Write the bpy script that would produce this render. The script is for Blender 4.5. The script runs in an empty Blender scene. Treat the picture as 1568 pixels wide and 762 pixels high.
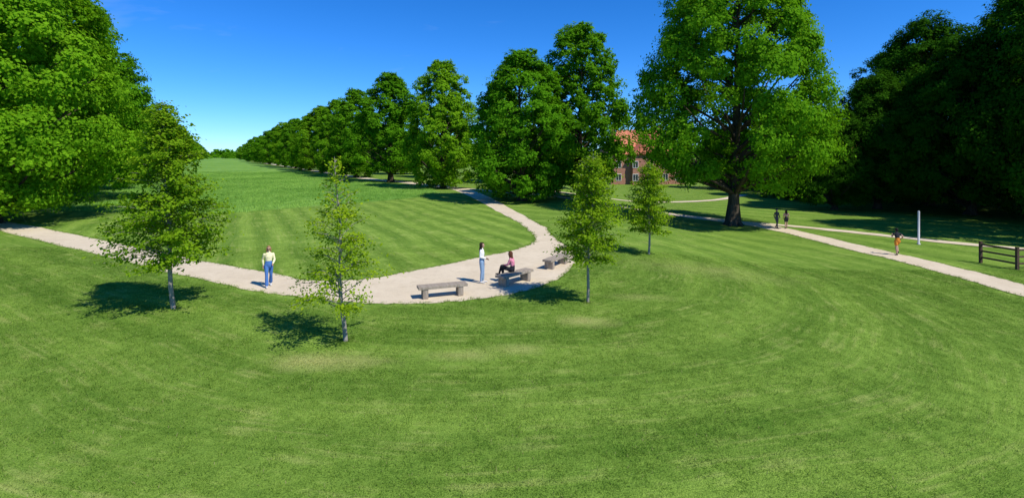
import bpy, math, random
import numpy as np
from mathutils import Vector, Matrix
random.seed(4)
D=bpy.data; SC=bpy.context.scene
SC.view_settings.view_transform='Standard'; SC.view_settings.look='None'; SC.view_settings.exposure=0

# ------------------------------------------------------------------ terrain
def tz(x):
    s=np.clip((np.asarray(x,float)-4)/16,0,1)
    return -1.3*(3*s*s-2*s**3)
def tzf(x): return float(tz(x))

# ------------------------------------------------------------------ node helpers
class NT:
    def __init__(s,tree): s.t=tree; s.n=tree.nodes; s.l=tree.links
    def new(s,t): return s.n.new(t)
    def put(s,sock,v):
        if v is None: return
        if isinstance(v,bpy.types.NodeSocket): s.l.new(v,sock)
        elif isinstance(v,(tuple,list)) and sock.type=='RGBA' and len(v)==3: sock.default_value=(*v,1)
        else: sock.default_value=v
    def m(s,op,a,b=None,c=None,clamp=False):
        n=s.new('ShaderNodeMath'); n.operation=op; n.use_clamp=clamp
        for i,v in enumerate((a,b,c)): s.put(n.inputs[i],v)
        return n.outputs[0]
    def mix(s,f,a,b,mode='MIX'):
        n=s.new('ShaderNodeMix'); n.data_type='RGBA'; n.blend_type=mode; n.clamp_factor=True
        s.put(n.inputs[0],f); s.put(n.inputs[6],a); s.put(n.inputs[7],b); return n.outputs[2]
    def noise(s,vec,scale,detail=3,rough=.55,dist=0):
        n=s.new('ShaderNodeTexNoise'); s.put(n.inputs['Vector'],vec); n.inputs['Scale'].default_value=scale
        n.inputs['Detail'].default_value=detail; n.inputs['Roughness'].default_value=rough; n.inputs['Distortion'].default_value=dist
        return n.outputs[0]
    def xyz(s,x,y,z=0.0):
        n=s.new('ShaderNodeCombineXYZ'); s.put(n.inputs[0],x); s.put(n.inputs[1],y); s.put(n.inputs[2],z); return n.outputs[0]
    def rng(s,v,a,b,c=0.0,d=1.0):
        n=s.new('ShaderNodeMapRange'); n.clamp=True
        s.put(n.inputs[0],v); n.inputs[1].default_value=a; n.inputs[2].default_value=b; n.inputs[3].default_value=c; n.inputs[4].default_value=d
        return n.outputs[0]
    def attr(s,name):
        n=s.new('ShaderNodeAttribute'); n.attribute_name=name; return n.outputs['Fac']
    def bump(s,h,st,dist):
        n=s.new('ShaderNodeBump'); s.put(n.inputs['Height'],h); n.inputs['Strength'].default_value=st; n.inputs['Distance'].default_value=dist
        return n.outputs[0]
    def bsdf(s,col,rough=.8,normal=None,spec=.3):
        n=s.new('ShaderNodeBsdfPrincipled'); s.put(n.inputs['Base Color'],col); s.put(n.inputs['Roughness'],rough)
        n.inputs['Specular IOR Level'].default_value=spec
        if normal is not None: s.put(n.inputs['Normal'],normal)
        return n.outputs[0]
    def leafsh(s,c,c2,tr):
        a=s.new('ShaderNodeBsdfDiffuse'); s.put(a.inputs[0],c)
        x=s.new('ShaderNodeBsdfTranslucent'); s.put(x.inputs[0],c2)
        ms=s.new('ShaderNodeMixShader'); ms.inputs[0].default_value=tr; s.l.new(a.outputs[0],ms.inputs[1]); s.l.new(x.outputs[0],ms.inputs[2]); return ms.outputs[0]
    def out(s,sh):
        o=s.new('ShaderNodeOutputMaterial'); s.l.new(sh,o.inputs[0])
def newmat(name):
    m=D.materials.new(name); m.use_nodes=True; m.node_tree.nodes.clear(); return m,NT(m.node_tree)
def simple(name,col,rough=.8,var=.15,scale=8,bump=0.0,spec=.3):
    m,t=newmat(name); g=t.new('ShaderNodeTexCoord').outputs['Object']
    nz=t.noise(g,scale,4); lo=tuple(c*(1-var) for c in col); hi=tuple(min(1,c*(1+var)) for c in col)
    c=t.mix(t.rng(nz,.3,.7),lo,hi); nb=t.bump(nz,.5,bump) if bump else None
    t.out(t.bsdf(c,rough,nb,spec)); return m

def pos(t):
    g=t.new('ShaderNodeNewGeometry'); sp=t.new('ShaderNodeSeparateXYZ'); t.l.new(g.outputs['Position'],sp.inputs[0])
    return g.outputs['Position'],sp.outputs[0],sp.outputs[1]

CX,CY=-1.0,27.0
def lawn_colour(t,kind):
    P,x,y=pos(t)
    flat=t.xyz(x,y,0)
    big=t.noise(flat,.13,2); mid=t.noise(flat,.8,3,.6); fine=t.noise(flat,9,2,.7); clump=t.noise(flat,3.2,2,.6)
    if kind=='lawn':
        dx=t.m('SUBTRACT',x,CX); dy=t.m('SUBTRACT',y,CY)
        r=t.m('SQRT',t.m('ADD',t.m('MULTIPLY',dx,dx),t.m('MULTIPLY',dy,dy)))
        th=t.m('ARCTAN2',dx,t.m('MULTIPLY',dy,-1.0))
        # left of the plaza the mowing runs parallel to the straight path
        d2=t.m('MULTIPLY',t.m('ADD',t.m('MULTIPLY',dx,.52),t.m('MULTIPLY',dy,.855)),-1.0)
        al=t.m('ADD',t.m('MULTIPLY',dx,.855),t.m('MULTIPLY',dy,-.52))
        f=t.rng(al,-3,1)
        def fm(a,b):
            n=t.new('ShaderNodeMix'); n.data_type='FLOAT'; t.put(n.inputs[0],f); t.put(n.inputs[2],a); t.put(n.inputs[3],b); return n.outputs[0]
        rr=fm(d2,r); aa=fm(t.m('DIVIDE',al,16),th)
    else:
        rr=t.m('ADD',t.m('MULTIPLY',x,.88),t.m('MULTIPLY',y,.47)); aa=t.m('DIVIDE',t.m('SUBTRACT',t.m('MULTIPLY',y,.88),t.m('MULTIPLY',x,.47)),16)
    warp=t.m('MULTIPLY',t.m('SUBTRACT',t.noise(flat,.13,1),.5),1.3)
    rw=t.m('ADD',rr,warp)
    per=3.1 if kind=='lawn' else 1.9
    band=t.rng(t.m('SINE',t.m('MULTIPLY',rw,2*math.pi/per)),-.8,.8)
    lines=t.noise(t.xyz(t.m('MULTIPLY',rw,5.0),t.m('MULTIPLY',aa,4.5)),1.0,3,.6)
    streak=t.noise(t.xyz(t.m('MULTIPLY',rw,1.3),t.m('MULTIPLY',aa,2.0),7.0),1.0,2,.65)
    if kind=='lawn': bandm=t.m('MULTIPLY',band,t.rng(big,.40,.56,.45,1))
    else: bandm=t.m('MULTIPLY',band,t.rng(mid,.25,.7,.35,1))
    v=t.m('MULTIPLY',bandm,.23 if kind=='lawn' else .42)
    v=t.m('ADD',v,t.m('MULTIPLY',t.rng(streak,.33,.67),.20))
    v=t.m('ADD',v,t.m('MULTIPLY',t.rng(lines,.33,.67),.13))
    v=t.m('ADD',v,t.m('MULTIPLY',t.rng(mid,.3,.7),.15))
    v=t.m('ADD',v,t.m('MULTIPLY',t.rng(clump,.3,.7),.18))
    v=t.m('ADD',v,t.m('MULTIPLY',t.rng(fine,.3,.7),.20))
    col=t.mix(v,(.052,.138,.012),(.275,.415,.068))
    dry=t.m('MULTIPLY',t.rng(t.m('ADD',t.m('MULTIPLY',lines,.6),t.m('MULTIPLY',mid,.5)),.58,.76),.45)
    if kind=='lawn':
        for (px,py,rx,ry,k) in [(-4.9,13.6,1.5,.55,.75),(2.4,16.8,.8,.5,.75),(-1.4,14.0,.9,.35,.5),(.2,14.4,.7,.35,.5),(10,26,3.5,1.6,.4),(-11,7.6,2.4,.8,.9),(5,19.7,1.2,.4,.4)]:
            ex=t.m('DIVIDE',t.m('SUBTRACT',x,px),rx); ey=t.m('DIVIDE',t.m('SUBTRACT',y,py),ry)
            q=t.m('ADD',t.m('SQRT',t.m('ADD',t.m('MULTIPLY',ex,ex),t.m('MULTIPLY',ey,ey))),t.m('MULTIPLY',t.m('SUBTRACT',mid,.5),2.2))
            dry=t.m('MAXIMUM',dry,t.m('MULTIPLY',t.rng(q,1.5,.1),k))
    col=t.mix(dry,col,(.44,.45,.16))
    return col,flat,fine,lines

def lawn_material(name,kind,blade=False):
    m,t=newmat(name)
    col,flat,fine,lines=lawn_colour(t,kind)
    if blade:
        r=t.attr('rnd'); c2=t.mix(1.0,col,t.mix(r,(.75,.82,.7),(1.65,1.5,1.6)),'MULTIPLY')
        c2=t.mix(t.rng(r,.95,1.0),c2,(.44,.40,.18))
        t.out(t.leafsh(c2,c2,.45))
    else:
        vfine=t.noise(flat,36,2,.7)
        c2=t.mix(t.rng(vfine,.35,.65),t.mix(1.0,col,(.60,.64,.54),'MULTIPLY'),t.mix(1.0,col,(1.15,1.12,1.1),'MULTIPLY'))
        h=t.m('ADD',t.m('MULTIPLY',vfine,.5),t.m('ADD',fine,t.m('MULTIPLY',lines,1.5)))
        t.out(t.bsdf(c2,.95,t.bump(h,.6,.05),.05))
    return m
M_lawn=lawn_material('mown_lawn','lawn'); M_lawnb=lawn_material('lawn_blades','lawn',True)
M_wedge=lawn_material('striped_lawn','wedge'); M_wedgeb=lawn_material('striped_blades','wedge',True)
def meadow_mat(name,blade=False):
    m,t=newmat(name); P,x,y=pos(t); flat=t.xyz(x,y,0)
    v=t.m('ADD',t.m('MULTIPLY',t.rng(t.noise(flat,.07,3),.35,.65),.5),t.m('MULTIPLY',t.rng(t.noise(flat,.6,3,.7),.3,.7),.5))
    c=t.mix(v,(.095,.23,.030),(.23,.39,.075))
    if blade:
        r=t.attr('rnd'); c=t.mix(1.0,c,t.mix(r,(1.3,1.3,1.2),(2.3,2.0,2.4)),'MULTIPLY')
        t.out(t.leafsh(c,c,.5))
    else: t.out(t.bsdf(c,.95,t.bump(t.noise(flat,4,3,.7),.6,.1),.05))
    return m
M_mead=meadow_mat('meadow_grass'); M_meadb=meadow_mat('meadow_blades',True)
def path_mat():
    m,t=newmat('compacted_gravel'); P,x,y=pos(t); flat=t.xyz(x,y,0)
    a=t.noise(flat,.5,4,.6); b=t.noise(flat,28,3,.8); c=t.noise(flat,3,4,.6)
    col=t.mix(t.rng(a,.3,.7),(.57,.465,.315),(.68,.57,.40)); col=t.mix(t.m('MULTIPLY',t.rng(b,.4,.75),.5),col,(.80,.71,.55))
    col=t.mix(t.m('MULTIPLY',t.rng(b,.45,.25),.5),col,(.34,.27,.17)); col=t.mix(t.m('MULTIPLY',t.rng(c,.50,.75),.4),col,(.46,.365,.24))
    t.out(t.bsdf(col,.95,t.bump(b,.5,.02),.1)); return m
M_path=path_mat()
def leaf_mat(name,lo,hi,tr=.35):
    m,t=newmat(name); r=t.attr('rnd')
    o=t.new('ShaderNodeObjectInfo').outputs['Random']
    c=t.mix(r,lo,hi); c=t.mix(1.0,c,t.mix(o,(.70,.85,.85),(1.25,1.12,1.1)),'MULTIPLY')
    t.out(t.leafsh(c,t.mix(1.0,c,(1.3,1.2,.6),'MULTIPLY'),tr)); return m
M_leaf=leaf_mat('lime_leaves',(.062,.20,.006),(.225,.47,.018),.45)
M_dark=leaf_mat('shaded_beech_leaves',(.018,.075,.004),(.06,.18,.010),.3)  # darker species, with dense shade also put into the green
M_young=leaf_mat('young_leaves',(.13,.27,.008),(.35,.51,.024),.5)
def bark(name,a,b,sc=6):
    m,t=newmat(name); g=t.new('ShaderNodeTexCoord').outputs['Object']
    mp=t.new('ShaderNodeMapping'); t.l.new(g,mp.inputs[0]); mp.inputs['Scale'].default_value=(1,1,.22)
    n=t.noise(mp.outputs[0],sc,5,.7); t.out(t.bsdf(t.mix(t.rng(n,.3,.7),a,b),.95,t.bump(n,.9,.06),.1)); return m
M_bark=bark('tree_bark',(.035,.026,.018),(.12,.095,.065)); M_ybark=bark('young_bark',(.20,.175,.14),(.42,.38,.32),14)

# ------------------------------------------------------------------ mesh helpers
def link(o,parent=None):
    SC.collection.objects.link(o)
    if parent: o.parent=parent
    return o
def np_mesh(name,V,F,mats,midx=None,rnd=None,smooth=None):
    me=D.meshes.new(name); V=np.asarray(V,np.float32); F=np.asarray(F,np.int32); k=F.shape[1]
    me.vertices.add(len(V)); me.vertices.foreach_set('co',V.ravel())
    me.loops.add(F.size); me.loops.foreach_set('vertex_index',F.ravel())
    me.polygons.add(len(F)); me.polygons.foreach_set('loop_start',np.arange(0,F.size,k,dtype=np.int32))
    for m in mats: me.materials.append(m)
    if midx is not None: me.polygons.foreach_set('material_index',np.asarray(midx,np.int32))
    if smooth is not None: me.polygons.foreach_set('use_smooth',np.asarray(smooth,bool))
    if rnd is not None:
        a=me.attributes.new('rnd','FLOAT','FACE'); a.data.foreach_set('value',np.asarray(rnd,np.float32))
    me.update(calc_edges=True); return me
def unit(a): return a/np.maximum(np.linalg.norm(a,axis=-1,keepdims=True),1e-9)
class Geo:
    def __init__(s): s.V=[];s.F=[];s.M=[];s.R=[];s.S=[];s.n=0
    def add(s,V,F,m,r,sm):
        s.V.append(V); s.F.append(F+s.n); s.n+=len(V); s.M.append(np.full(len(F),m)); s.R.append(r if hasattr(r,'__len__') else np.full(len(F),r)); s.S.append(np.full(len(F),sm))
    def tube(s,pts,rad,n=7,m=0):
        pts=np.asarray(pts,float); T=np.gradient(pts,axis=0); T=unit(T)
        up=np.array([1,0,0.]) if abs(T[0][0])<.8 else np.array([0,1.,0])
        rings=[]
        for p,t,r in zip(pts,T,rad):
            a=unit(np.cross(t,up)); b=np.cross(t,a); an=np.linspace(0,2*math.pi,n,endpoint=False)
            rings.append(p+r*(np.cos(an)[:,None]*a+np.sin(an)[:,None]*b))
        V=np.concatenate(rings); F=[]
        for i in range(len(pts)-1):
            for j in range(n): F.append((i*n+j,i*n+(j+1)%n,(i+1)*n+(j+1)%n,(i+1)*n+j))
        s.add(V,np.array(F),m,.5,True)
    def leaves(s,C,N,S,rng,m=1,r=None,w=.36):
        n=len(C); N=unit(N); T=unit(np.cross(N,rng.normal(size=(n,3)))); B=np.cross(N,T); S=S[:,None]
        V=np.stack([C-T*S*.5,C+B*S*w-T*S*.05,C+T*S*.5-N*S*.12,C-B*S*w-T*S*.05],1).reshape(-1,3)
        F=np.arange(4*n).reshape(n,4); s.add(V,F,m,rng.random(n) if r is None else r,False)
    def mesh(s,name,mats): return np_mesh(name,np.concatenate(s.V),np.concatenate(s.F),mats,np.concatenate(s.M),np.concatenate(s.R),np.concatenate(s.S))

def crown(g,rng,c0,H,R,zb,lobes,tufts,leaves,leaf,lobe_r,trunk_r=None,flat=.8,shape=2.3,limbs=True,umin=.70,inner=.2,rough=1.0):
    """Domed lime crown of foliage masses carried on limbs."""
    c0=np.array(c0,float); ph0=rng.uniform(0,6.28,4); cent=[]
    for i in range(lobes):
        t=(i+rng.random())/lobes
        prof=min(1,(t/.16)**.5*.45+.55)*(1-t**shape)**.55 if t<1 else 0
        phi=i*2.39996+rng.normal()*.35
        rm=1+rough*(.09*math.sin(2*phi+ph0[0])+.08*math.sin(3*phi+9*t+ph0[1])+.05*math.sin(7*phi+14*t+ph0[2]))
        u=rng.uniform(umin,.97) if rng.random()>inner else rng.uniform(.1,.55)
        lr=lobe_r*rng.uniform(.6,1.3)*(1-.25*t)
        z=zb+lr*.6+t*(H-zb-lr*1.3)+rng.normal()*.015*H*(.3+u)
        cent.append((R*prof*u*rm*math.cos(phi),R*prof*u*rm*math.sin(phi),z,lr))
    cent=np.array(cent)
    for k,(x,y,z,lr) in enumerate(cent):
        c=np.array([x,y,z]); out=unit(np.array([x,y,(z-(zb+H)/2)*.5+.01]))
        d=unit(rng.normal(size=(tufts*2,3))); keep=(d@out+.5*d[:,2])>-.35; d=d[keep][:tufts]
        rad=lr*rng.uniform(.62,1.15,len(d)); tc=c+d*rad[:,None]*np.array([1,1,flat])
        tc[:,2]-=.15*lr*np.linalg.norm(d[:,:2],axis=1)
        L=np.repeat(tc,leaves,0); dd=np.repeat(d,leaves,0); n=len(L)
        off=rng.normal(size=(n,3))*lr*.17*np.array([1.15,1.15,.75]); P=L+off
        N=dd*.65+out*.45+np.array([0,0,.4])+rng.normal(size=(n,3))*.38
        lrnd=rng.random(); tr=np.repeat(rng.random(len(d)),leaves)
        r=np.clip(.28*lrnd+.3*tr+.42*rng.random(n),0,1)
        g.leaves(P+c0,N,leaf*rng.uniform(.6,1.25,n),rng,1,r)
    if limbs:
        tr=trunk_r or R*.05
        top=np.array([rng.normal()*.3,rng.normal()*.3,H*.86]); zs=np.linspace(0,1,10)
        tp=np.array([[top[0]*q+.12*math.sin(5*q+ph0[3]),top[1]*q+.12*math.cos(4*q),-.4+(H*.86+.4)*q] for q in zs])+c0
        rr=tr*(1-zs)**.8*1.0+.03; rr[0]*=1.55; rr[1]*=1.02
        g.tube(tp,rr,10)
        for a in range(5):
            an=a*1.257+ph0[0]; dv=np.array([math.cos(an),math.sin(an),0]); g.tube([c0+np.array([0,0,.9]),c0+dv*tr*1.0+np.array([0,0,.35]),c0+dv*tr*2.0+np.array([0,0,-.1])],[tr*.5,tr*.42,tr*.2],6)
        for (x,y,z,lr) in cent[rng.permutation(len(cent))[:int(len(cent)*.35)]]:
            h=math.hypot(x,y); zs_=max(zb*.75,z-h*rng.uniform(.45,.9)-.5); zs_=min(zs_,H*.8); q=(zs_+.4)/(H*.86+.4)
            s0=np.array([top[0]*q,top[1]*q,zs_]); e=np.array([x,y,z]); mid=(s0+e)/2+np.array([0,0,-.06*h+.15])+rng.normal(size=3)*.15
            r0=tr*(1-q)**.8*.36+.03
            q2=[s0,s0*.55+mid*.45+[0,0,.05],mid,mid*.5+e*.5,e]
            g.tube(np.array(q2)+c0,[r0,r0*.8,r0*.6,r0*.4,.02],5)

def tree_mesh(name,seed,H,R,zb,lobes,tufts,leaves,leaf,lobe_r,mat=None,**k):
    g=Geo(); rng=np.random.default_rng(seed); crown(g,rng,(0,0,0),H,R,zb,lobes,tufts,leaves,leaf,lobe_r,**k)
    return g.mesh(name,[M_bark,mat or M_leaf])

def put_tree(name,me,x,y,h,base,wide=1.0,rot=0):
    o=D.objects.new(name,me); link(o); s=h/base; o.scale=(s*wide,s*wide,s); o.location=(x,y,tzf(x)); o.rotation_euler=(0,0,rot); return o

# hero limes (built at true size)
me=tree_mesh('lime_hero_a',11,27,9.4,4.0,260,30,22,.28,1.6,trunk_r=.55,shape=2.8)
put_tree('lime_tree',me,21.0,48.5,27,27,.93,.6)
meB=tree_mesh('lime_hero_b',23,24,9.2,1.2,260,28,22,.29,1.6,trunk_r=.5)
put_tree('lime_tree',meB,-41,40,25,24,1.0,0)
put_tree('lime_tree',meB,-52,57.5,25,24,1.0,2.2)
put_tree('lime_tree',meB,-64,74,24,24,.95,4.0)
put_tree('lime_tree',meB,-74,91,22,24,.95,1.2)
put_tree('lime_tree',meB,-62,52,25,24,1.0,5.2)
# avenue limes
AV=[tree_mesh('avenue_lime_a',31,20,5.4,1.0,190,22,16,.31,1.15,trunk_r=.36,flat=.9,shape=3.0,inner=.14,rough=.9),
    tree_mesh('avenue_lime_b',32,20,5.1,1.4,180,22,16,.31,1.12,trunk_r=.34,flat=.9,shape=3.8,inner=.14,rough=1.5),
    tree_mesh('avenue_lime_c',35,20,6.4,.7,210,22,16,.32,1.25,trunk_r=.38,shape=2.6,inner=.14,rough=1.1),
    tree_mesh('avenue_lime_d',39,20,5.8,2.0,180,22,16,.32,1.3,trunk_r=.38,shape=2.0,inner=.16,rough=1.6)]
R_=random.Random(5)
rows=[(1.2,60,17.3,2,1.08),(8.7,66,21.6,1,.92),(-10.9,81,20.8,0,1.0),(-23.5,99,20.4,3,1.12),(-36,118,20.2,0,1.12),(-46,134,19.3,2,1.0),(-56,150,19.5,3,1.15),(-66,167,18.5,0,1.2),(-79,187,18,2,1.05),
      (-92,208,17.5,1,1.3),(-106,232,17,3,1.25),(-124,262,16.5,2,1.2),(-143,294,16,1,1.4),(-166,332,15.5,2,1.3),(-193,378,15,0,1.4),(-225,432,14,2,1.4),(-262,495,13,1,1.5),
      (-86,110,20.5,3,1.2),(-94,124,20,1,1.3),(-104,143,19,2,1.1),(-114,162,18.5,0,1.3),(-126,184,18,3,1.25),(-139,208,18,2,1.1),(-155,236,17.5,0,1.4),(-174,270,17,2,1.2),(-198,312,16,1,1.4),(-228,366,15,0,1.4),(-268,438,13,2,1.4),(-305,505,12,1,1.4),
      # second row behind the right-hand avenue
      (-2,98,18,3,1.1),(-15,117,18,1,1.2),(-29,136,18,0,1.2),(-44,158,17,2,1.1),(6,84,15,2,1.1),(-62,184,17,1,1.2)]
for x,y,h,v,w in rows: put_tree('lime_tree',AV[v],x,y,h*R_.uniform(.96,1.05),20,w*R_.uniform(.93,1.06),R_.uniform(0,6.28))
# dark beeches on the right; some added out of frame to shade the lawn
BE=tree_mesh('beech_a',51,25,10.0,1.6,210,26,18,.31,1.8,mat=M_dark,trunk_r=.5)
BE2=tree_mesh('beech_b',52,25,9.2,1.4,200,26,18,.31,1.75,mat=M_dark,trunk_r=.5)
for i,(x,y,h,w) in enumerate([(54.5,67,24.5,.95),(64,61,28,1),(76,68,29,1),(62,82,24,1),(50,92,15.5,1.2),(55,50,27,.9),(84,56,26,1),(40,100,12,1.0),(78,96,20,1.2),(44,80,14.5,1.0),(45,63,16.5,.95),(48.5,39,25,.85),(66,46,25,1),(39,62,12.5,1.0),(51,57,20,.95)]):
    put_tree('beech_tree',[BE,BE2][i%2],x,y,h,25,w,i*1.3)

# young trees
def young(name,seed,x,y,H,R,zb,nb,nl,leaf,bare_top=0.0,low=0.0,lean=0,tr=.055,tp=.75):
    g=Geo(); rng=np.random.default_rng(seed); zs=np.linspace(0,1,9)
    ax=lambda z:np.array([lean*z/H+.04*math.sin(z*1.9+seed),.04*math.cos(z*1.6),z])
    g.tube([ax(-.2+q*(H+.2)) for q in zs],tr*(1-zs)**.8+.008,8)
    for i in range(nb):
        t=(i+rng.random())/nb; z=zb+(H*.97-zb)*t; phi=i*2.4+rng.normal()*.5
        pr=(min(1,.6+t/.15*.4))*(1-t)**tp; L=R*pr*rng.uniform(.6,1.15)+.14
        if low and t<.14 and math.cos(phi)<-.3: L*=1+low
        up=rng.uniform(.1,.5)+.5*t; b=ax(z); d=np.array([math.cos(phi),math.sin(phi),up])
        e=b+d*L; mid=b+d*L*.5+np.array([0,0,.06*L])
        e[2]-=.15*L
        g.tube([b,mid,e],[.018*(1-.6*t),.010,.004],5)
        k=int(nl*(.3+.7*pr)*rng.uniform(.6,1.4))
        if t>1-bare_top: k=int(k*.4)
        s=rng.uniform(.12,1.05,k)**.75; P=b+(mid-b)*np.minimum(s,.5)[:,None]*2+(e-mid)*np.maximum(s-.5,0)[:,None]*2
        nt=9; tw=rng.normal(size=(nt,3))*np.array([1,1,.4])*.19*(.5+L*.45)
        idx=rng.integers(0,nt,k); f=rng.random(k)[:,None]
        P=P+tw[idx]*f*1.4+rng.normal(size=(k,3))*.055
        N=np.array([d[0]*.4,d[1]*.4,.8])+rng.normal(size=(k,3))*.45
        g.leaves(P,N,leaf*rng.uniform(.6,1.25,k),rng,1,np.clip(.35*rng.random()+.65*rng.random(k),0,1))
    o=D.objects.new(name,g.mesh(name,[M_ybark,M_young])); link(o); o.location=(x,y,tzf(x)); return o
young('young_lime_tree',3,-12.0,18.1,7.4,2.05,1.4,200,180,.12,.06,.45,-.35,.075,.85)
young('young_lime_tree',8,-4.92,15.0,5.4,1.5,.85,75,130,.09,.35,.15,-.25,.065,1.0)
young('young_lime_tree',14,2.77,18.9,5.5,1.3,1.4,120,170,.10,.08,0,.25,.05,.7)
young('young_lime_tree',19,7.7,28.8,5.2,1.45,1.1,110,150,.12,.1,0,.05,.06,.7)

# distant woods
g=Geo(); rng=np.random.default_rng(77)
for i in range(60):
    x=-900+i*32+rng.normal()*8; y=700+rng.normal()*25; crown(g,rng,(x,y,-2),rng.uniform(9,15) if x<-150 else rng.uniform(12,18),18,0,9,14,10,2.4,5,limbs=False)
for i in range(16):
    x=-395+i*13+rng.normal()*3; crown(g,rng,(x,560+rng.normal()*15,-1),rng.uniform(6,11),8,0,9,12,8,1.5,3,limbs=False)
link(D.objects.new('distant_tree_line',g.mesh('distant_tree_line',[M_bark,M_leaf])))
g=Geo()
for i in range(34):
    x=rng.uniform(44,120); y=104+rng.uniform(-3,14)
    crown(g,rng,(x,y,-1.4),rng.uniform(8,13) if x>50 else rng.uniform(6,9),5.5,0,26,22,12,.45,1.8,limbs=False)
link(D.objects.new('background_woodland',g.mesh('background_woodland',[M_bark,M_dark])))
g=Geo()
for i in range(46):
    x=rng.uniform(40,104); y=78+rng.uniform(-6,10)-(x-46)*.05
    crown(g,rng,(x,y,-1.4),rng.uniform(2.0,4.2),2.6,0,12,18,12,.26,1.0,limbs=False)
link(D.objects.new('woodland_undergrowth',g.mesh('woodland_undergrowth',[M_bark,M_dark])))

# ------------------------------------------------------------------ ground
xs=np.concatenate([[-3000,-1500,-700,-300,-100,-40,0],np.arange(4,20.01,.4),[24,40,80,160,400,900,3000]]); ys=np.array([-60,-10,0,10,20,30,40,60,90,150,300,700,1500,4000.])
Xg,Yg=np.meshgrid(xs,ys); V=np.stack([Xg,Yg,tz(Xg)],-1).reshape(-1,3); nx=len(xs)
F=[(j*nx+i,j*nx+i+1,(j+1)*nx+i+1,(j+1)*nx+i) for j in range(len(ys)-1) for i in range(nx-1)]
link(D.objects.new('ground',np_mesh('ground',V,np.array(F),[M_lawn])))

def cr(P,n=12):
    P=np.array(P,float); Q=np.vstack([2*P[0]-P[1],P,2*P[-1]-P[-2]]); out=[]
    for i in range(1,len(Q)-2):
        for k in range(n):
            t=k/n; a,b,c,d=Q[i-1],Q[i],Q[i+1],Q[i+2]
            out.append(.5*((2*b)+(c-a)*t+(2*a-5*b+4*c-d)*t*t+(3*b-a-3*c+d)*t**3))
    out.append(P[-1]); return np.array(out)
prng=np.random.default_rng(9)
def wob(n,a): 
    w=prng.normal(size=n)*a; return np.convolve(w,[.25,.5,.25],'same')
POLY=[]
def strip(name,A,B,off,mat,cross=5):
    n=len(A); d=unit(B-A); A=A+d*wob(n,.10)[:,None]; B=B+d*wob(n,.10)[:,None]
    V=[];F=[]
    for i in range(n):
        for j in range(cross+1):
            p=A[i]+(B[i]-A[i])*j/cross; V.append((p[0],p[1],tzf(p[0])+off))
    c=cross+1
    for i in range(n-1):
        for j in range(cross): F.append((i*c+j,i*c+j+1,(i+1)*c+j+1,(i+1)*c+j))
    POLY.append(np.vstack([A,B[::-1]])); link(D.objects.new(name,np_mesh(name,V,np.array(F),[mat])))
outer=[(-60.6,51.1),(-36.4,36.3),(-19.5,26),(-11.4,21.1),(-8.46,19.8),(-5.88,18.95),(-3.46,18.75),(-1.56,19.2),(.42,20.4),(2.26,23.0),(3.24,26.3),(3.34,29.7),(2.8,33.2),(2.2,39.2),(-.3,52),(-3.3,66.3),(-7.6,81),(-16.5,94.7),(-34,118),(-70,178),(-150,310)]
inner=[(-59.4,52.9),(-35.2,38.1),(-18.3,27.8),(-10.2,22.9),(-8.5,22.2),(-6.5,22.4),(-4.45,24.2),(-2.17,26.6),(-.9,28),(.22,29.3),(1.0,30.8),(1.4,32.2),(1.45,34.5),(.8,39.2),(-1.7,50.1),(-4.9,63.4),(-9.4,78.4),(-18,92),(-36,116),(-72,176),(-152,308)]
strip('gravel_path',cr(outer,14),cr(inner,14),.012,M_path)
def cpath(name,P,w,off):
    C=cr(P,14); T=unit(np.gradient(C,axis=0)); N=np.stack([-T[:,1],T[:,0]],1); strip(name,C-N*w/2,C+N*w/2,off,M_path)
cpath('gravel_path',[(-8.6,80.5),(-4.3,77),(5.3,66),(11,61.5),(16.8,57.5),(22.1,50.8),(24,46.4),(24.8,37.5),(25.4,32.3),(25.5,28.1),(25.3,25),(24.6,18),(23,8)],2.1,.022)
cpath('gravel_path',[(22.2,50.6),(25.7,48.3),(30.6,42.8),(33.3,39.2),(36.6,36),(43,29.5),(52,22)],1.3,.032)
cpath('gravel_path',[(4,76),(12,72),(22,71.5),(30,75),(38,84)],1.4,.042)
cpath('gravel_path',[(-60,51.7),(-66,60),(-80,84)],2.0,.042)

def sheet(name,P,z,mat):
    me=D.meshes.new(name); me.from_pydata([(x,y,z) for x,y in P],[],[list(range(len(P)))]); me.materials.append(mat); me.update(); link(D.objects.new(name,me))
inn=cr(inner,14); iw=inn[(inn[:,1]<72)&(inn[:,0]>-50)]
mb=[(-9.3,70.5),(-11,64.5),(-16.5,57),(-25.7,47.5),(-33,46.5),(-42,48.5)]
WED=[tuple(p) for p in iw]+mb
WP=np.array(WED); sheet('striped_lawn',WED,.004,M_wedge)
MED=[(-43,49),(-33,46.9),(-25.7,47.9),(-16.8,57.5),(-11.3,65),(-10,71),(-13,79),(-21,91),(-39,116),(-76,176),(-158,310),(-380,720),(-450,720),(-205,310),(-122,170),(-88,105),(-70,76),(-52,54)]
MP=np.array(MED); sheet('meadow',MED,.008,M_mead)

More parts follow.
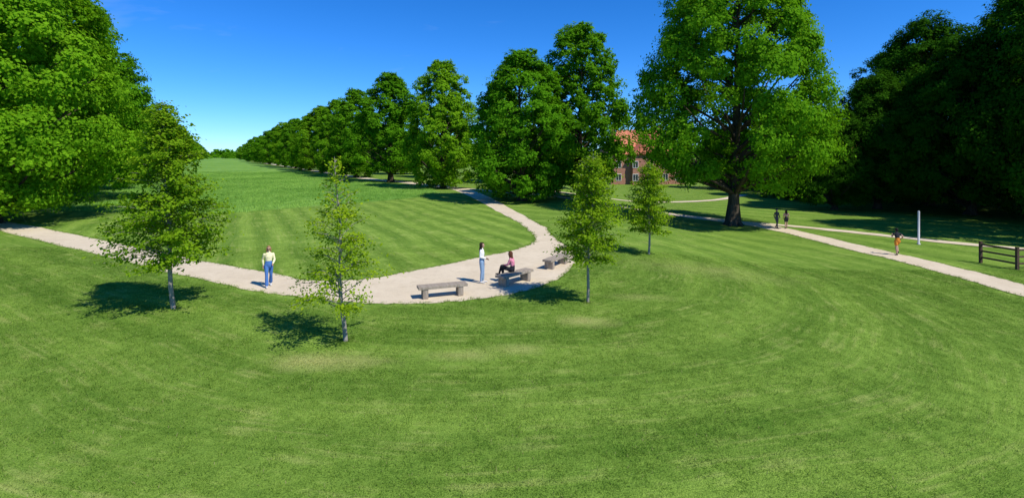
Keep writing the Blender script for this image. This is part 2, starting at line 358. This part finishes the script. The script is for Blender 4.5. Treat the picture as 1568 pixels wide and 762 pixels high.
def pip(P,poly):
    x,y=P[:,0],P[:,1]; ins=np.zeros(len(P),bool); n=len(poly)
    for i in range(n):
        x1,y1=poly[i]; x2,y2=poly[(i+1)%n]
        if y1==y2: continue
        c=((y1>y)!=(y2>y))&(x<(x2-x1)*(y-y1)/(y2-y1)+x1); ins^=c
    return ins
def blades(name,mat,size,n,h0,h1,w,lean,seed):
    rng=np.random.default_rng(seed); b=np.column_stack([rng.uniform(-size,size,(n,2)),np.zeros(n)]); a=rng.uniform(0,6.28,n); h=rng.uniform(h0,h1,n)
    ww=w*rng.uniform(.6,1.3,n); s=np.column_stack([np.cos(a),np.sin(a),np.zeros(n)])*ww[:,None]
    le=h*lean*rng.uniform(.3,1,n); l=a+math.pi/2; tip=b+np.column_stack([np.cos(l)*le,np.sin(l)*le,h])
    V=np.stack([b-s,b+s,tip],1).reshape(-1,3); me=np_mesh(name,V,np.arange(3*n).reshape(n,3),[mat],rnd=rng.random(n))
    return D.objects.new(name,me)
def coll(name,objs):
    c=D.collections.new(name)
    for o in objs: c.objects.link(o)
    return c
def scatter(name,P,col,s0,s1,mat):
    me=D.meshes.new(name); me.vertices.add(len(P)); me.vertices.foreach_set('co',P.astype(np.float32).ravel()); me.update()
    o=link(D.objects.new(name,me)); md=o.modifiers.new('scatter','NODES'); ng=D.node_groups.new(name,'GeometryNodeTree')
    ng.interface.new_socket('Geometry',in_out='INPUT',socket_type='NodeSocketGeometry'); ng.interface.new_socket('Geometry',in_out='OUTPUT',socket_type='NodeSocketGeometry')
    N=ng.nodes; L=ng.links; i=N.new('NodeGroupInput'); u=N.new('NodeGroupOutput'); ip=N.new('GeometryNodeInstanceOnPoints'); ci=N.new('GeometryNodeCollectionInfo')
    ci.inputs['Collection'].default_value=col; ci.inputs['Separate Children'].default_value=True; ci.inputs['Reset Children'].default_value=True
    rv=N.new('FunctionNodeRandomValue'); rv.data_type='FLOAT_VECTOR'; rv.inputs[0].default_value=(0,0,0); rv.inputs[1].default_value=(0,0,6.283)
    rs=N.new('FunctionNodeRandomValue'); rs.data_type='FLOAT'; rs.inputs[2].default_value=s0; rs.inputs[3].default_value=s1; rs.inputs['Seed'].default_value=3
    L.new(i.outputs[0],ip.inputs['Points']); L.new(ci.outputs[0],ip.inputs['Instance']); ip.inputs['Pick Instance'].default_value=True
    L.new(rv.outputs[0],ip.inputs['Rotation']); L.new(rs.outputs[1],ip.inputs['Scale']); L.new(ip.outputs[0],u.inputs[0]); md.node_group=ng
    return o
def grid(x0,x1,y0,y1,st,jit,rng):
    a,b=np.meshgrid(np.arange(x0,x1,st),np.arange(y0,y1,st)); P=np.column_stack([a.ravel(),b.ravel()]); return P+rng.uniform(-jit,jit,P.shape)
grng=np.random.default_rng(12)
cl=coll('lawn_tufts',[blades('grass_tuft',M_lawnb,.34,250,.018,.050,.0055,1.3,s) for s in range(4)])
cw=coll('wedge_tufts',[blades('grass_tuft',M_wedgeb,.34,200,.012,.034,.006,1.8,s+10) for s in range(3)])
cm=coll('meadow_tufts',[blades('meadow_tuft',M_meadb,.75,220,.10,.30,.016,1.7,s+20) for s in range(4)])
P=grid(-48,48,6.2,30,.5,.12,grng); P=P[np.abs(P[:,0])<P[:,1]*1.05+1.5]
bad=np.zeros(len(P),bool)
for pl in POLY+[WP]:
    for dx,dy in ((.2,.2),(-.2,.2),(.2,-.2),(-.2,-.2)): bad|=pip(P+[dx,dy],pl)
G=P[~bad]; scatter('lawn_grass',np.column_stack([G,tz(G[:,0])]),cl,.7,1.3,M_lawnb)
G=P[pip(P,WP)]; b2=np.zeros(len(G),bool)
for pl in POLY:
    for dx,dy in ((.2,.2),(-.2,.2),(.2,-.2),(-.2,-.2)): b2|=pip(G+[dx,dy],pl)
G=G[~b2]; scatter('striped_lawn_grass',np.column_stack([G,tz(G[:,0])]),cw,.75,1.2,M_wedgeb)
P=grid(-110,0,44,150,1.5,.55,grng); G=P[pip(P,MP)]; scatter('meadow_long_grass',np.column_stack([G,np.zeros(len(G))]),cm,.7,1.3,M_meadb)
pts=[]
for (x,y,r,n) in [(-12,18.1,.35,14),(-4.92,15,.32,22),(2.77,18.9,.22,8),(7.7,28.8,.25,8),(21,48.5,1.0,30)]:
    for _ in range(n):
        a=grng.uniform(0,6.28); q=r*math.sqrt(grng.random()); pts.append((x+q*math.cos(a),y+q*math.sin(a),tzf(x)))
# longer grass the mower misses along the edges of the paths
for pl in POLY[:2]:
    h=len(pl)//2
    for side in (pl[:h],pl[h:]):
        near=side[(side[:,1]<45)&(np.abs(side[:,0])<side[:,1]*1.05)]
        for i in range(len(near)-1):
            L_=np.linalg.norm(near[i+1]-near[i])
            if L_>4: continue
            for q in np.arange(0,1,.22/max(L_,.22)):
                p=near[i]+(near[i+1]-near[i])*q; pts.append((p[0]+grng.normal()*.06,p[1]+grng.normal()*.06,tzf(p[0])))
ct=coll('collar_tufts',[blades('long_tuft',M_lawnb,.11,30,.03,.11,.006,1.0,s+40) for s in range(3)])
scatter('long_grass_edges',np.array(pts),ct,.6,1.2,M_lawnb)

# ------------------------------------------------------------------ box helper
import bmesh
def box(name,size,loc,mat,parent,rot=(0,0,0),bev=.01):
    bm=bmesh.new(); bmesh.ops.create_cube(bm,size=1); bmesh.ops.scale(bm,vec=size,verts=bm.verts)
    if bev: bmesh.ops.bevel(bm,geom=bm.edges[:],offset=bev,segments=2,affect='EDGES',profile=.6)
    me=D.meshes.new(name); bm.to_mesh(me); bm.free(); me.materials.append(mat)
    o=D.objects.new(name,me); link(o,parent); o.location=loc; o.rotation_euler=rot; return o
def empty(name,loc,rz=0):
    e=D.objects.new(name,None); link(e); e.location=loc; e.rotation_euler=(0,0,rz); return e
M_wood=bark('weathered_oak',(.24,.195,.145),(.44,.375,.30),9); M_woodd=bark('fence_timber',(.07,.045,.03),(.16,.11,.075),9)
for (x,y,a) in [(-2.68,19.72,20),(.12,21.75,47),(2.15,25.0,58)]:
    e=empty('park_bench',(x,y,.012),math.radians(a))
    for k,yy in enumerate((-.165,0,.165)): box('seat_beam_%d'%(k+1),(1.9,.155,.10),(0,yy,.41),M_wood,e,bev=.012)
    for k,xx in enumerate((-.68,.68)):
        box('leg_%d'%(k+1),(.20,.44,.355),(xx,0,.178),M_wood,e,bev=.012)
FP=[(29.2,31.9),(29.6,30.0),(31.4,30.2),(33.3,30.4)]
e=empty('timber_fence',(29.2,31.9,tzf(29)))
for k,(x,y) in enumerate(FP): box('post_%d'%(k+1),(.14,.14,1.35),(x-29.2,y-31.9,.66),M_woodd,e,bev=.012)
for k in range(len(FP)-1):
    (x0,y0),(x1,y1)=FP[k],FP[k+1]; L=math.hypot(x1-x0,y1-y0)-.145
    for j,z in enumerate((.35,.75,1.15)): box('rail_%d_%d'%(k+1,j+1),(L,.05,.11),((x0+x1)/2-29.2,(y0+y1)/2-31.9,z),M_woodd,e,(0,0,math.atan2(y1-y0,x1-x0)),.008)
M_met=simple('galvanised_metal',(.42,.43,.43),.45,.1,5)
g=Geo(); g.tube([(0,0,-.1),(0,0,.06),(0,0,.061),(0,0,2.46),(0,0,2.5),(0,0,2.5)],[.12,.12,.075,.075,.05,.001],16); me=g.mesh('marker_post',[M_met]); o=link(D.objects.new('marker_post',me)); o.location=(30.5,38.4,-1.3)

# ------------------------------------------------------------------ houses
def brickmat():
    m,t=newmat('red_brick'); g=t.new('ShaderNodeTexCoord').outputs['Object']; mp=t.new('ShaderNodeMapping'); t.l.new(g,mp.inputs[0]); mp.inputs['Rotation'].default_value=(math.radians(90),0,0)
    b=t.new('ShaderNodeTexBrick'); t.l.new(mp.outputs[0],b.inputs[0]); b.inputs['Color1'].default_value=(.40,.15,.09,1); b.inputs['Color2'].default_value=(.30,.11,.07,1); b.inputs['Mortar'].default_value=(.45,.38,.32,1)
    b.inputs['Scale'].default_value=4; t.out(t.bsdf(b.outputs[0],.9)); return m
M_brick=brickmat(); M_tile=simple('clay_tiles',(.60,.20,.11),.85,.25,3); M_white=simple('white_paint',(.75,.75,.73),.6,.05); M_glass=simple('window_glass',(.03,.04,.05),.1,.1,1,spec=.6)
def house(x,y,w,d,hw,hr,rz,cols,gables=1):
    e=empty('brick_house',(x,y,-1.3),rz)
    box('walls',(w,d,hw),(0,0,hw/2),M_brick,e,bev=0)
    def prism(nm,w,d,h,loc,hip=0,m=M_tile,rot=0):
        me=D.meshes.new(nm); V=[(-w/2,-d/2,0),(w/2,-d/2,0),(w/2,d/2,0),(-w/2,d/2,0),(-w/2+hip,0,h),(w/2-hip,0,h)]
        me.from_pydata(V,[],[(0,1,5,4),(2,3,4,5),(0,4,3),(1,2,5),(0,3,2,1)]); me.materials.append(m); o=D.objects.new(nm,me); link(o,e); o.location=loc; o.rotation_euler=(0,0,rot)
    prism('roof',w+.8,d+.8,hr,(0,0,hw+.003),d*.35)
    for k in range(gables):
        gx=(k+.5)/gables*w-w/2
        box('gable_wall_%d'%k,(w*.36/gables*1.3,1.2,hw),(gx,-d/2-.6,hw/2),M_brick,e,bev=0)
        prism('gable_roof_%d'%k,d*.5+1.6,w*.36/gables*1.3+.6,hr*.75,(gx,-d/4-.9,hw+.006),0,M_tile,math.pi/2)
    for k,cx in enumerate((-w*.36,w*.3)): box('chimney_%d'%k,(.9,.7,hr+1.2),(cx,.8,hw+hr/2+.6),M_brick,e,bev=0)
    for s in range(2):
        for c in range(cols):
            wx=(c+.5)/cols*w-w/2; yy=-d/2
            if any(abs(wx-((k+.5)/gables*w-w/2))<w*.36/gables*.65 for k in range(gables)): yy=-d/2-1.2
            zz=1.6+s*2.8
            if zz+.8<hw:
                box('window_frame_%d_%d'%(s,c),(1.25,.12,1.5),(wx,yy-.02,zz),M_white,e,bev=0)
                for q in (-1,1): box('window_pane_%d_%d_%d'%(s,c,q),(.5,.06,1.3),(wx+q*.29,yy-.065,zz),M_glass,e,bev=0)
house(29.5,118,17,10,6.6,5.6,.12,5,1)
house(78,101,30,9,5.4,3.8,.05,9,2)
house(66,128,16,9,5.4,4,-.1,4,1)

# ------------------------------------------------------------------ people
PM={'skin':simple('skin',(.50,.30,.21),.55,.06)}
def cloth(name,col,**k):
    if name not in PM: PM[name]=simple(name,col,.85,k.get('var',.12),k.get('scale',14),.01)
    return PM[name]
def person(x,y,z,yaw,J,cols,hair,long_hair,scale=1.0,vox=.008,flare=0,shorts=False,bare_arms=False,glasses=False,name='woman'):
    """J: joint positions, local frame, facing -Y."""
    segs=[]; bm_v=[]; bm_f=[]
    def ell_tube(pts,rad,tag,side=None,n=14):
        pts=[np.array(p,float) for p in pts]; rad=[(r,r) if not hasattr(r,'__len__') else r for r in rad]
        tags=tag if isinstance(tag,list) else [tag]*(len(pts)-1)
        for i in range(len(pts)-1): segs.append((pts[i],pts[i+1],sum(rad[i])/2,sum(rad[i+1])/2,tags[i]))
        base=len(bm_v); T=unit(np.gradient(np.array(pts),axis=0)); s=np.array(side if side is not None else (1,0,0.))
        P=[];Rr=[]
        L=unit(pts[0]-pts[1]); r=min(rad[0]); P+= [pts[0]+L*r*.8,pts[0]+L*r*.5]; Rr+=[(rad[0][0]*.35,rad[0][1]*.35),(rad[0][0]*.8,rad[0][1]*.8)]
        for p,q in zip(pts,rad): P.append(p); Rr.append(q)
        L=unit(pts[-1]-pts[-2]); r=min(rad[-1]); P+= [pts[-1]+L*r*.5,pts[-1]+L*r*.8]; Rr+=[(rad[-1][0]*.8,rad[-1][1]*.8),(rad[-1][0]*.35,rad[-1][1]*.35)]
        TT=[T[0],T[0]]+list(T)+[T[-1],T[-1]]
        for p,t,(ra,rb) in zip(P,TT,Rr):
            b=np.cross(t,s)
            if np.linalg.norm(b)<.15: b=np.cross(t,(0,1,0.))
            b=unit(b); a=np.cross(b,t)
            for k in range(n):
                an=2*math.pi*k/n; bm_v.append(p+a*ra*math.cos(an)+b*rb*math.sin(an))
        m=len(P)
        for i in range(m-1):
            for k in range(n): bm_f.append((base+i*n+k,base+i*n+(k+1)%n,base+(i+1)*n+(k+1)%n,base+(i+1)*n+k))
        bm_f.append(tuple(base+k for k in range(n))[::-1]); bm_f.append(tuple(base+(m-1)*n+k for k in range(n)))
    g=lambda k:np.array(J[k],float)
    sh=unit(g('shR')-g('shL'))
    pel,wai,che,nec,hd=g('pelvis'),g('waist'),g('chest'),g('neck'),g('head')
    up=unit(nec-che)
    hipc=pel-unit(wai-pel)*.07
    ell_tube([hipc,pel,wai,che,nec-up*.055,nec-up*.01],[(.150,.105),(.158,.110),(.122,.090),(.148,.105),(.148,.080),(.080,.060)],['bottom','bottom','top','top','top'],sh)
    ell_tube([nec-up*.02,nec+(hd-nec)*.6],[.053,.047],'skin',sh)
    fwd=unit(np.cross(sh,(0,0,1.)))*-1
    if fwd[1]>0: fwd=-fwd
    if 'look' in J: fwd=unit(np.array(J['look'],float))
    side=unit(np.cross(fwd,(0,0,1.)))
    U=np.array([0,0,1.])
    ell_tube([hd-U*.035+fwd*.005,hd+U*.0,hd+U*.045-fwd*.008],[(.066,.078),(.073,.092),(.070,.088)],'skin',side)
    ell_tube([hd-U*.02+fwd*.03,hd-U*.085+fwd*.058],[(.055,.05),(.028,.024)],'skin',side)
    ell_tube([hd+U*.012+fwd*.085,hd-U*.02+fwd*.104],[.008,.013],'skin',side,8)
    for s in (-1,1): ell_tube([hd+side*s*.074+U*.015,hd+side*s*.078-U*.02],[(.008,.018),(.007,.012)],'skin',side,8)
    arm_tag='skin' if bare_arms else 'top'
    for S in 'LR':
        s,e,w,h=g('sh'+S),g('el'+S),g('wr'+S),g('hip'+S)
        s=s-up*.028; m_=s*.6+e*.4
        ell_tube([s-(e-s)*.02,s*.85+e*.15,m_,e],[.050,.054,.048,.041] if not bare_arms else [.050,.053,.045,.038],['top','top',arm_tag],(0,1,0))
        ell_tube([che*.5+s*.5+up*.03,s*.93+che*.07],[.052,.050],'top',(0,1,0))
        ell_tube([e,e*.6+w*.4,w],[.041,.043,.032] if not bare_arms else [.038,.038,.025],[arm_tag,arm_tag])
        hdv=unit(w-e); cur=np.array(J.get('curl'+S,(0,-.5,-.3)),float); lat=unit(np.cross(hdv,cur)); cur=unit(np.cross(lat,hdv))
        ell_tube([w,w+hdv*.045,w+hdv*.088],[(.026,.017),(.038,.016),(.036,.013)],'skin',lat,10)
        for k,(o_,ln) in enumerate([(-.029,.066),(-.010,.076),(.010,.072),(.028,.056)]):
            b=w+hdv*.085+lat*o_; p1=b+hdv*ln*.45+cur*.006; p2=p1+hdv*ln*.33+cur*ln*.22; p3=p2+hdv*ln*.15+cur*ln*.25
            ell_tube([b,p1,p2,p3],[.0092,.0086,.0078,.0066],'skin',None,8)
        b=w+hdv*.03-lat*.03; ell_tube([b,b+hdv*.03-lat*.022+cur*.008,b+hdv*.058-lat*.026+cur*.02],[.012,.0105,.008],'skin',None,8)
        k_,a=g('kn'+S),g('an'+S); toe=g('toe'+S)
        if shorts:
            mid=h*.45+k_*.55; ell_tube([h+(0,0,.03),h,mid],[.092,.095,.090],'bottom',sh)
            ell_tube([mid*.9+h*.1,k_],[.072,.052],'skin',sh)
            ell_tube([k_,k_*.68+a*.32,a],[.052,.056,.034],'skin',sh)
        else:
            ell_tube([h+(0,0,.03),h,h*.5+k_*.5,k_],[.088,.092,.078,.060],'bottom',sh)
            ell_tube([k_,k_*.68+a*.32,a+(k_-a)*.08],[.058,.058+flare*.2,.044+flare],'bottom',sh)
        f=unit(toe-a*np.array([1,1,0])-np.array([0,0,toe[2]])); heel=np.array([a[0],a[1],0])-np.array([f[0],f[1],0])*.045+np.array([0,0,max(a[2]-.045,.03)])
        ell_tube([a,heel*.5+a*.5],[.036,.036],'shoe',sh,10)
        ell_tube([heel,heel*.45+toe*.55+(0,0,.008),toe],[(.034,.034),(.043,.034),(.034,.024)],'shoe',sh,10)
    me=D.meshes.new(name+'_base'); me.from_pydata([tuple(v) for v in bm_v],[],bm_f); me.update()
    ob=D.objects.new(name+'_tmp',me); SC.collection.objects.link(ob)
    r=ob.modifiers.new('r','REMESH'); r.mode='VOXEL'; r.voxel_size=vox; r.use_smooth_shade=True
    s=ob.modifiers.new('s','SMOOTH'); s.factor=.5; s.iterations=3
    bpy.context.view_layer.update(); dg=bpy.context.evaluated_depsgraph_get(); ev=ob.evaluated_get(dg); nm=D.meshes.new_from_object(ev)
    D.objects.remove(ob); n=len(nm.polygons); C=np.zeros(n*3); nm.polygons.foreach_get('center',C); C=C.reshape(-1,3)
    best=np.full(n,1e9); tag=np.zeros(n,int); names=['skin','top','bottom','shoe']
    for a,b,ra,rb,tg in segs:
        ab=b-a; q=np.clip(((C-a)@ab)/(ab@ab),0,1); dd=np.linalg.norm(C-(a+q[:,None]*ab),axis=1)/(ra+(rb-ra)*q)
        u=dd<best; best[u]=dd[u]; tag[u]=names.index(tg)
    nm.materials.clear()
    for k in names: nm.materials.append(PM['skin'] if k=='skin' else cols[k])
    nm.polygons.foreach_set('material_index',tag.astype(np.int32)); nm.update()
    par=empty(name,(x,y,z),yaw); par.scale=(scale,)*3
    bo=D.objects.new('body',nm); link(bo,par)
    def blob(nm_,c,r,mat,seg=12):
        bm=bmesh.new(); bmesh.ops.create_uvsphere(bm,u_segments=seg,v_segments=8,radius=1); me=D.meshes.new(nm_)
        R3=np.array([side*r[0],fwd*r[1],U*r[2]])
        for v in bm.verts: v.co=Vector(tuple(np.array(c)+np.array(v.co)@R3))
        for f_ in bm.faces: f_.smooth=True
        bm.to_mesh(me); bm.free(); me.materials.append(mat); o=D.objects.new(nm_,me); link(o,par); return o
    ew=cloth('eye_white',(.7,.7,.68)); ed=cloth('eye_dark',(.02,.015,.01)); lip=cloth('lips',(.45,.13,.11)); hm=cloth('hair_'+hair[0],hair[1],scale=40,var=.35)
    for s_ in (-1,1):
        if glasses: blob('sunglass_lens',hd+side*s_*.032+fwd*.092+U*.004,(.026,.008,.020),ed)
        else:
            blob('eye',hd+side*s_*.030+fwd*.080+U*.004,(.011,.008,.006),ew); blob('iris',hd+side*s_*.030+fwd*.086+U*.004,(.005,.004,.005),ed)
            blob('eyebrow',hd+side*s_*.031+fwd*.085+U*.022,(.016,.004,.003),hm)
    blob('mouth',hd+fwd*.091-U*.052,(.020,.006,.006),lip)
    bm_v.clear();bm_f.clear();segs.clear()
    ell_tube([hd-fwd*.028-U*.03,hd-fwd*.022+U*.03,hd-fwd*.012+U*.062],[(.080,.080),(.085,.098),(.070,.088)],'skin',side)
    ell_tube([hd+fwd*.058+U*.085,hd-fwd*.02+U*.10],[(.045,.02),(.055,.03)],'skin',side)
    if long_hair:
        back=hd-fwd*.055
        ell_tube([back+U*.02,back-U*.08-fwd*.01,back-U*.17-fwd*.035,back-U*.17-U*long_hair-fwd*.045],[(.083,.055),(.085,.045),(.085,.035),(.055,.022)],'skin',side)
        for s_ in (-1,1): ell_tube([hd+side*s_*.07+U*.04-fwd*.005,hd+side*s_*.080-U*.05-fwd*.01,hd+side*s_*.082-U*.16-fwd*.01],[(.02,.04),(.024,.04),(.016,.028)],'skin',side,10)
    hme=D.meshes.new('hair'); hme.from_pydata([tuple(v) for v in bm_v],[],bm_f); hme.materials.append(hm); hme.update(); ho=D.objects.new('hair',hme); link(ho,par)
    r=ho.modifiers.new('r','REMESH'); r.mode='VOXEL'; r.voxel_size=.009; r.use_smooth_shade=True; s=ho.modifiers.new('s','SMOOTH'); s.iterations=2
    return par
def stand(**o):
    J=dict(pelvis=(0,0,.93),waist=(0,.0,1.07),chest=(0,0,1.24),neck=(0,.01,1.42),head=(0,-.01,1.565),shL=(-.165,.01,1.365),shR=(.165,.01,1.365),
      elL=(-.215,.03,1.10),elR=(.215,.03,1.10),wrL=(-.215,-.05,.87),wrR=(.215,-.05,.87),hipL=(-.085,0,.87),hipR=(.085,0,.87),knL=(-.09,-.02,.48),knR=(.09,-.02,.48),
      anL=(-.09,.02,.085),anR=(.09,.02,.085),toeL=(-.105,-.15,.028),toeR=(.105,-.15,.028))
    J.update(o); return J
person(-10.05,21.15,.012,math.radians(28),stand(knL=(-.085,-.13,.49),anL=(-.08,-.19,.09),toeL=(-.09,-.36,.04),knR=(.085,.02,.48),anR=(.085,.22,.13),toeR=(.095,.08,.03),
   elL=(-.22,.09,1.12),wrL=(-.20,.06,.90),elR=(.22,-.02,1.10),wrR=(.15,-.18,.98)),
   dict(top=cloth('lemon_jumper',(.80,.75,.45)),bottom=cloth('blue_jeans',(.06,.16,.42)),shoe=cloth('white_shoes',(.6,.58,.55))),('blonde',(.30,.17,.07)),.05,1.0,flare=.03,glasses=True)
person(-1.28,21.75,.012,math.radians(80),stand(elL=(-.20,.02,1.11),wrL=(-.09,-.17,1.04),elR=(.20,.05,1.10),wrR=(.20,-.03,.86),knR=(.09,-.03,.48),anR=(.10,-.03,.085),toeR=(.12,-.20,.028)),
   dict(top=cloth('white_blouse',(.80,.79,.78)),bottom=cloth('pale_jeans',(.24,.36,.52)),shoe=cloth('white_shoes',(.6,.58,.55))),('dark_brown',(.035,.018,.010)),.12,1.02)
person(-.02,21.80,.012,math.radians(-112),dict(pelvis=(0,.03,.585),waist=(0,.05,.73),chest=(0,.02,.90),neck=(0,-.03,1.07),head=(0,-.06,1.21),shL=(-.165,-.01,1.02),shR=(.165,-.01,1.02),
   elL=(-.215,-.08,.78),elR=(.21,-.10,.78),wrL=(-.08,-.29,.70),wrR=(.05,-.30,.74),hipL=(-.085,-.03,.555),hipR=(.085,-.03,.555),knL=(-.09,-.45,.55),knR=(.0,-.46,.67),
   anL=(-.09,-.42,.10),anR=(-.12,-.62,.33),toeL=(-.10,-.60,.03),toeR=(-.15,-.80,.27)),
   dict(top=cloth('pink_patterned_top',(.66,.22,.30),var=.6,scale=22),bottom=cloth('black_trousers',(.02,.02,.025)),shoe=cloth('dark_shoes',(.03,.03,.03))),('auburn',(.10,.035,.015)),.14,1.0)
run=stand(pelvis=(0,0,.93),chest=(0,-.05,1.24),neck=(0,-.08,1.42),head=(0,-.11,1.565),shL=(-.18,-.06,1.37),shR=(.18,-.06,1.37),elL=(-.25,.14,1.17),wrL=(-.22,-.04,1.04),elR=(.25,-.12,1.14),wrR=(.15,-.30,1.24),
   knL=(-.09,-.25,.58),anL=(-.09,-.10,.20),toeL=(-.10,-.26,.13),knR=(.09,.03,.50),anR=(.09,.12,.10),toeR=(.10,-.04,.03))
person(25.75,34.2,-1.278,math.radians(170),run,dict(top=cloth('black_vest',(.02,.02,.025)),bottom=cloth('orange_shorts',(.75,.26,.03)),shoe=cloth('dark_shoes',(.03,.03,.03))),('black',(.012,.009,.007)),0,1.06,.011,shorts=True,bare_arms=True,name='jogger')
walk=lambda f:stand(knL=(-.085,-.12*f,.49),anL=(-.08,-.17*f,.09),toeL=(-.09,-.17*f-.16,.035),knR=(.085,.02,.48),anR=(.085,.2*f if f>0 else .0,.11),toeR=(.095,.05*f-.1,.03),elL=(-.22,.08,1.11),wrL=(-.2,.02,.89),elR=(.22,-.02,1.1),wrR=(.2,-.14,.90))
person(24.0,46.4,-1.278,math.radians(15),walk(1),dict(top=cloth('dark_jacket',(.05,.05,.06)),bottom=cloth('charcoal_trousers',(.06,.06,.07)),shoe=cloth('dark_shoes',(.03,.03,.03))),('black',(.012,.009,.007)),0,1.06,.011,name='man')
person(24.85,46.4,-1.278,math.radians(165),walk(.8),dict(top=cloth('dusky_pink_top',(.55,.30,.24)),bottom=cloth('black_shorts',(.02,.02,.025)),shoe=cloth('dark_shoes',(.03,.03,.03))),('dark_brown',(.035,.018,.010)),.1,1.0,.011,shorts=True,bare_arms=True,name='woman')

# ------------------------------------------------------------------ light
EL=math.radians(51); dirx,diry=.80,-.60
L=D.lights.new('sun','SUN'); L.energy=5.0; L.angle=math.radians(.5); L.color=(1,.95,.86)
so=D.objects.new('sun',L); link(so); so.rotation_euler=Vector((-dirx*math.cos(EL),-diry*math.cos(EL),-math.sin(EL))).to_track_quat('-Z','Y').to_euler(); so.location=(20,-20,40)
W=D.worlds.new('World'); SC.world=W; W.use_nodes=True; W.node_tree.nodes.clear(); t=NT(W.node_tree)
sky=t.new('ShaderNodeTexSky'); sky.sky_type='NISHITA'; sky.sun_disc=False; sky.sun_elevation=EL; sky.sun_rotation=math.atan2(dirx,diry); sky.air_density=1.0; sky.dust_density=0.0; sky.ozone_density=3.0; sky.altitude=1800
tint=t.mix(1.0,sky.outputs[0],(.60,.90,1.38),'MULTIPLY')
hs=t.new('ShaderNodeHueSaturation'); hs.inputs['Saturation'].default_value=1.12; hs.inputs['Value'].default_value=1.0; t.l.new(tint,hs.inputs['Color'])
# thin wisps of cirrus
tc=t.new('ShaderNodeTexCoord'); mp=t.new('ShaderNodeMapping'); t.l.new(tc.outputs['Generated'],mp.inputs[0]); mp.inputs['Rotation'].default_value=(0,0,.5); mp.inputs['Scale'].default_value=(1.3,4.0,7.0)
cn=t.noise(mp.outputs[0],1.6,5,.62,.6); cf=t.m('MULTIPLY',t.rng(cn,.61,.80),.13)
skyc=t.mix(cf,hs.outputs[0],(6.0,6.6,7.4))
bg=t.new('ShaderNodeBackground'); bg.inputs[1].default_value=.13; t.l.new(skyc,bg.inputs[0])
wo=t.new('ShaderNodeOutputWorld'); t.l.new(bg.outputs[0],wo.inputs[0])

cam=D.cameras.new('camera'); co=D.objects.new('camera',cam); link(co); co.location=(0,0,5.5); co.rotation_euler=(math.radians(90),0,0)
cam.lens=18; cam.sensor_width=36; cam.shift_y=-146/1568; cam.clip_end=6000; SC.camera=co
